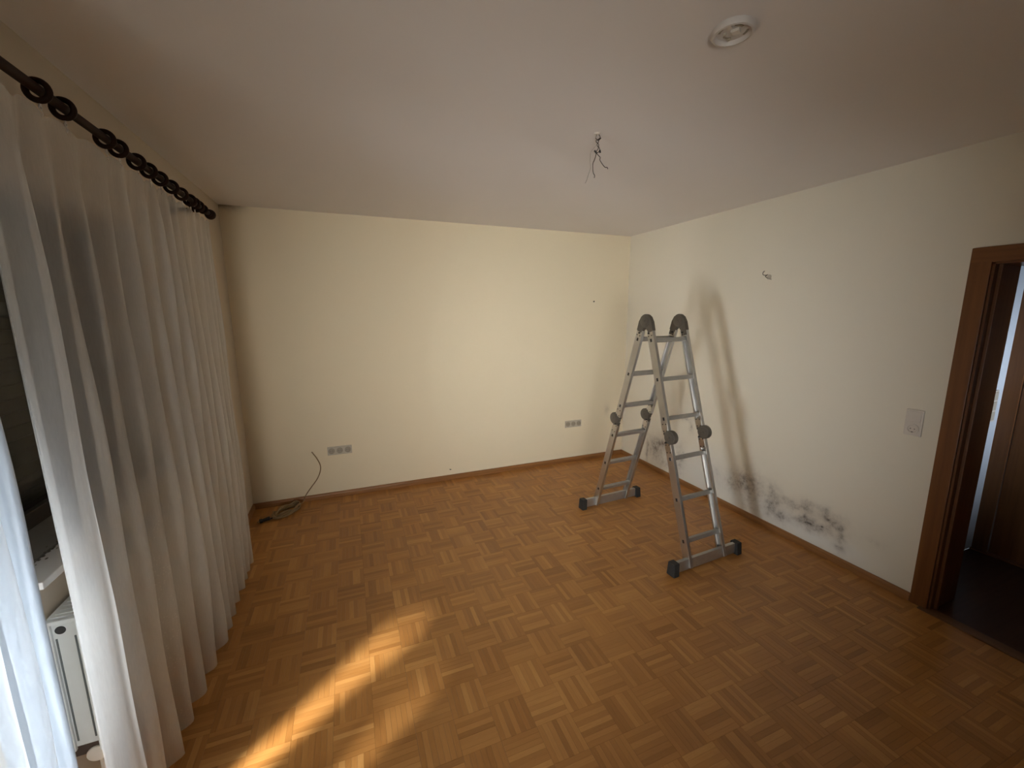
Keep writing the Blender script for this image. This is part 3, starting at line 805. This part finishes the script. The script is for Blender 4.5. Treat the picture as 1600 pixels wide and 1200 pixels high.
# ------------------------------------------------------------------ loose cable coil at the back left corner
cb = empty('cable_coil', 'beige cable coiled on the floor at the left corner, one end standing up the wall', 'cable', (.29, 3.88, 0))
bm = bmesh.new(); rd = random.Random(21); pts = []
turns = 9
for k in range(turns*14+1):
    a = 2*PI*k/14 ; tt = k/(turns*14)
    rr_ = .9+.17*rd.uniform(-.5, .5)+.10*math.sin(a*.5)
    ex, ey = .135*rr_*math.cos(a), .068*rr_*math.sin(a)
    th_ = .86+.08*math.sin(k*.3)
    pts.append((ex*math.cos(th_)-ey*math.sin(th_), ex*math.sin(th_)+ey*math.cos(th_), .008+.046*tt*(.5+.5*math.sin(k*1.13))))
tube(bm, pts, .0058, 7, 3)
smooth_by_angle(new_mesh('coil', bm, M_CABLE, cb), 80)
bm = bmesh.new(); o0 = Vector((.29, 3.88, 0))
tube(bm, [Vector(p)-o0 for p in ((.34, 3.95, .02), (.40, 4.00, .015), (.425, 4.025, .065), (.475, 4.045, .13), (.530, 4.052, .20), (.562, 4.054, .27), (.568, 4.054, .335), (.542, 4.054, .407), (.507, 4.054, .470))], .0045, 8, 8)
smooth_by_angle(new_mesh('loose_end', bm, M_CABLE, cb), 80)
bm = bmesh.new()
tube(bm, [Vector(p)-o0 for p in ((.215, 3.80, .012), (.19, 3.79, .010), (.165, 3.775, .010))], .006, 8, 5)
cyl(bm, Vector((.170, 3.778, .018))-o0, Vector((.115, 3.752, .018))-o0, .0165, 18, .012, .002)
cyl(bm, Vector((.118, 3.753, .018))-o0, Vector((.100, 3.744, .018))-o0, .0175, 18, None, .002)
for dy in (-.008, .008): cyl(bm, Vector((.102, 3.745+dy, .018))-o0, Vector((.084, 3.737+dy, .018))-o0, .0024, 8)
smooth_by_angle(new_mesh('plug', bm, M_BLACKP, cb, label='black plug at the cable end'), 40)

# ------------------------------------------------------------------ ceiling fittings
w = empty('ceiling_wires', 'bare dark lamp wires hanging twisted from a hole in the ceiling', 'wires', (2.063, 1.855, H))
def wl(*ps): return [Vector((x-2.063, dy, z-H)) for x, dy, z in ps]
bm = bmesh.new(); cyl(bm, (0, 0, 0), (0, 0, -.006), .016, 24, .011)
smooth_by_angle(new_mesh('ceiling_rose', bm, M_WPLAST, w))
bm = bmesh.new()
tube(bm, wl((2.063, 0, 2.575), (2.060, .006, 2.555), (2.070, -.004, 2.540), (2.066, .004, 2.525), (2.078, 0, 2.510), (2.078, .004, 2.497), (2.062, 0, 2.486), (2.058, .002, 2.470), (2.050, 0, 2.452), (2.043, 0, 2.435), (2.046, 0, 2.40), (2.055, 0, 2.385), (2.053, 0, 2.374)), .0019, 6, 6)
smooth_by_angle(new_mesh('wire', bm, M_WIRE, w), 80)
bm = bmesh.new()
tube(bm, wl((2.070, 0, 2.575), (2.076, -.006, 2.555), (2.060, .006, 2.543), (2.070, -.004, 2.525), (2.072, .004, 2.508), (2.060, 0, 2.492), (2.068, 0, 2.482), (2.084, 0, 2.470), (2.082, 0, 2.460), (2.094, 0, 2.445), (2.112, 0, 2.430), (2.125, 0, 2.430), (2.130, 0, 2.423)), .0018, 6, 6)
smooth_by_angle(new_mesh('wire', bm, M_WIRE, w), 80)
bm = bmesh.new()
tube(bm, wl((2.061, 0, 2.575), (2.056, .004, 2.55), (2.058, 0, 2.525), (2.045, 0, 2.505), (2.030, 0, 2.485), (2.027, 0, 2.445), (2.030, 0, 2.415), (2.020, 0, 2.385), (2.012, 0, 2.360), (2.004, 0, 2.345)), .0011, 6, 6)
smooth_by_angle(new_mesh('wire', bm, M_WIREW, w, label='thin pale wire'), 80)
for p, q in (((2.050, 0, 2.497), (2.062, 0, 2.487)), ((2.080, 0, 2.503), (2.083, 0, 2.491)), ((2.072, 0, 2.548), (2.084, .004, 2.558))):
    bm = bmesh.new(); a, b = wl(p, q); cyl(bm, a, b, .0042, 10); new_mesh('wire_clamp', bm, M_BLACKP, w)

M_PLATE = simple('aged_white_plastic', (.62, .58, .54), .5)
t = empty('ceiling_plate', 'round white mounting plate with slots on the ceiling', 'ceiling fitting', (2.036, 1.072, H), .5)
bm = bmesh.new(); Mx = Matrix.Rotation(PI, 4, 'X')
lathe(bm, [(.061, 0), (.061, .012), (.058, .017), (.051, .018), (.049, .010), (.046, .0065), (.001, .0065)], Mx, 48)
smooth_by_angle(new_mesh('base_plate', bm, M_PLATE, t), 35)
for k, (r0, a0, a1) in enumerate(((.030, .4, 1.25), (.030, 3.5, 4.4), (.040, 5.1, 5.7), (.038, 2.0, 2.5))):
    bm = bmesh.new(); b0 = []
    N = 8
    for i in range(N+1):
        a = a0+(a1-a0)*i/N
        b0.append([bm.verts.new((r*math.cos(a), r*math.sin(a), z_)) for r, z_ in ((r0-.003, -.0067), (r0+.003, -.0067), (r0+.003, -.0085), (r0-.003, -.0085))])
    for i in range(N):
        for j in range(4): bm.faces.new((b0[i][j], b0[i][(j+1) % 4], b0[i+1][(j+1) % 4], b0[i+1][j]))
    bm.faces.new(b0[0]); bm.faces.new(b0[-1][::-1])
    new_mesh('slot', bm, M_DPLAST, t)
bm = bmesh.new(); box(bm, (-.012, -.020, -.015), (.010, .004, -.0062), .002); box(bm, (-.042, -.004, -.012), (-.022, .010, -.0062), .002)
split(new_mesh('terminal_block', bm, M_WPLAST, t))
bm = bmesh.new(); cyl(bm, (.030, .018, -.0062), (.030, .018, -.011), .005, 12); cyl(bm, (-.004, .022, -.0062), (-.004, .022, -.012), .0045, 12); split(new_mesh('screw', bm, M_GPLAST, t))

# bent wire stub on the right wall
t = empty('wall_wire_stub', 'short dark bent wire stub sticking out high on the right wall', 'wire', (W, 2.33, 2.0))
def ws(*ps): return [Vector((x-W, y-2.33, z-2.0)) for x, y, z in ps]
bm = bmesh.new(); cyl(bm, (0, -.006, -.004), (-.004, -.006, -.004), .016, 18); new_mesh('hole_patch', bm, M_GPLAST, t)
bm = bmesh.new()
tube(bm, ws((3.952, 2.345, 2.01), (3.938, 2.350, 2.008), (3.934, 2.364, 2.012), (3.934, 2.369, 2.025), (3.936, 2.365, 2.036), (3.938, 2.358, 2.040)), .0024, 6, 5)
smooth_by_angle(new_mesh('wire', bm, M_WIRE, t), 80)
bm = bmesh.new()
tube(bm, ws((3.952, 2.340, 2.013), (3.938, 2.342, 2.003), (3.935, 2.346, 1.998), (3.936, 2.336, 1.990), (3.938, 2.325, 1.980)), .0024, 6, 5)
smooth_by_angle(new_mesh('wire', bm, M_WIRE, t), 80)
bm = bmesh.new(); a, b = ws((3.938, 2.326, 1.981), (3.942, 2.300, 1.974)); cyl(bm, a, b, .006, 10, .004); new_mesh('wire_cap', bm, M_GPLAST, t)

# small hook/nails on the back wall
bm = bmesh.new(); cyl(bm, (0, 0, 0), (0, -.018, 0), .0035, 10); cyl(bm, (0, -.018, 0), (0, -.020, 0), .006, 12); box(bm, (-.003, -.016, -.010), (.003, -.012, .004))
o = new_mesh('wall_nail', bm, M_BLACKP); o.location = (3.48, D, 1.848); tag(o, 'small dark nail high on the back wall near the right corner', 'nail')
bm = bmesh.new(); cyl(bm, (0, 0, 0), (0, -.012, 0), .004, 10); cyl(bm, (0, -.012, 0), (.012, -.016, .001), .003, 8)
o = new_mesh('cable_stub', bm, M_BLACKP); o.location = (1.79, D, .11); tag(o, 'tiny dark cable stub low on the back wall just above the skirting', 'stub')
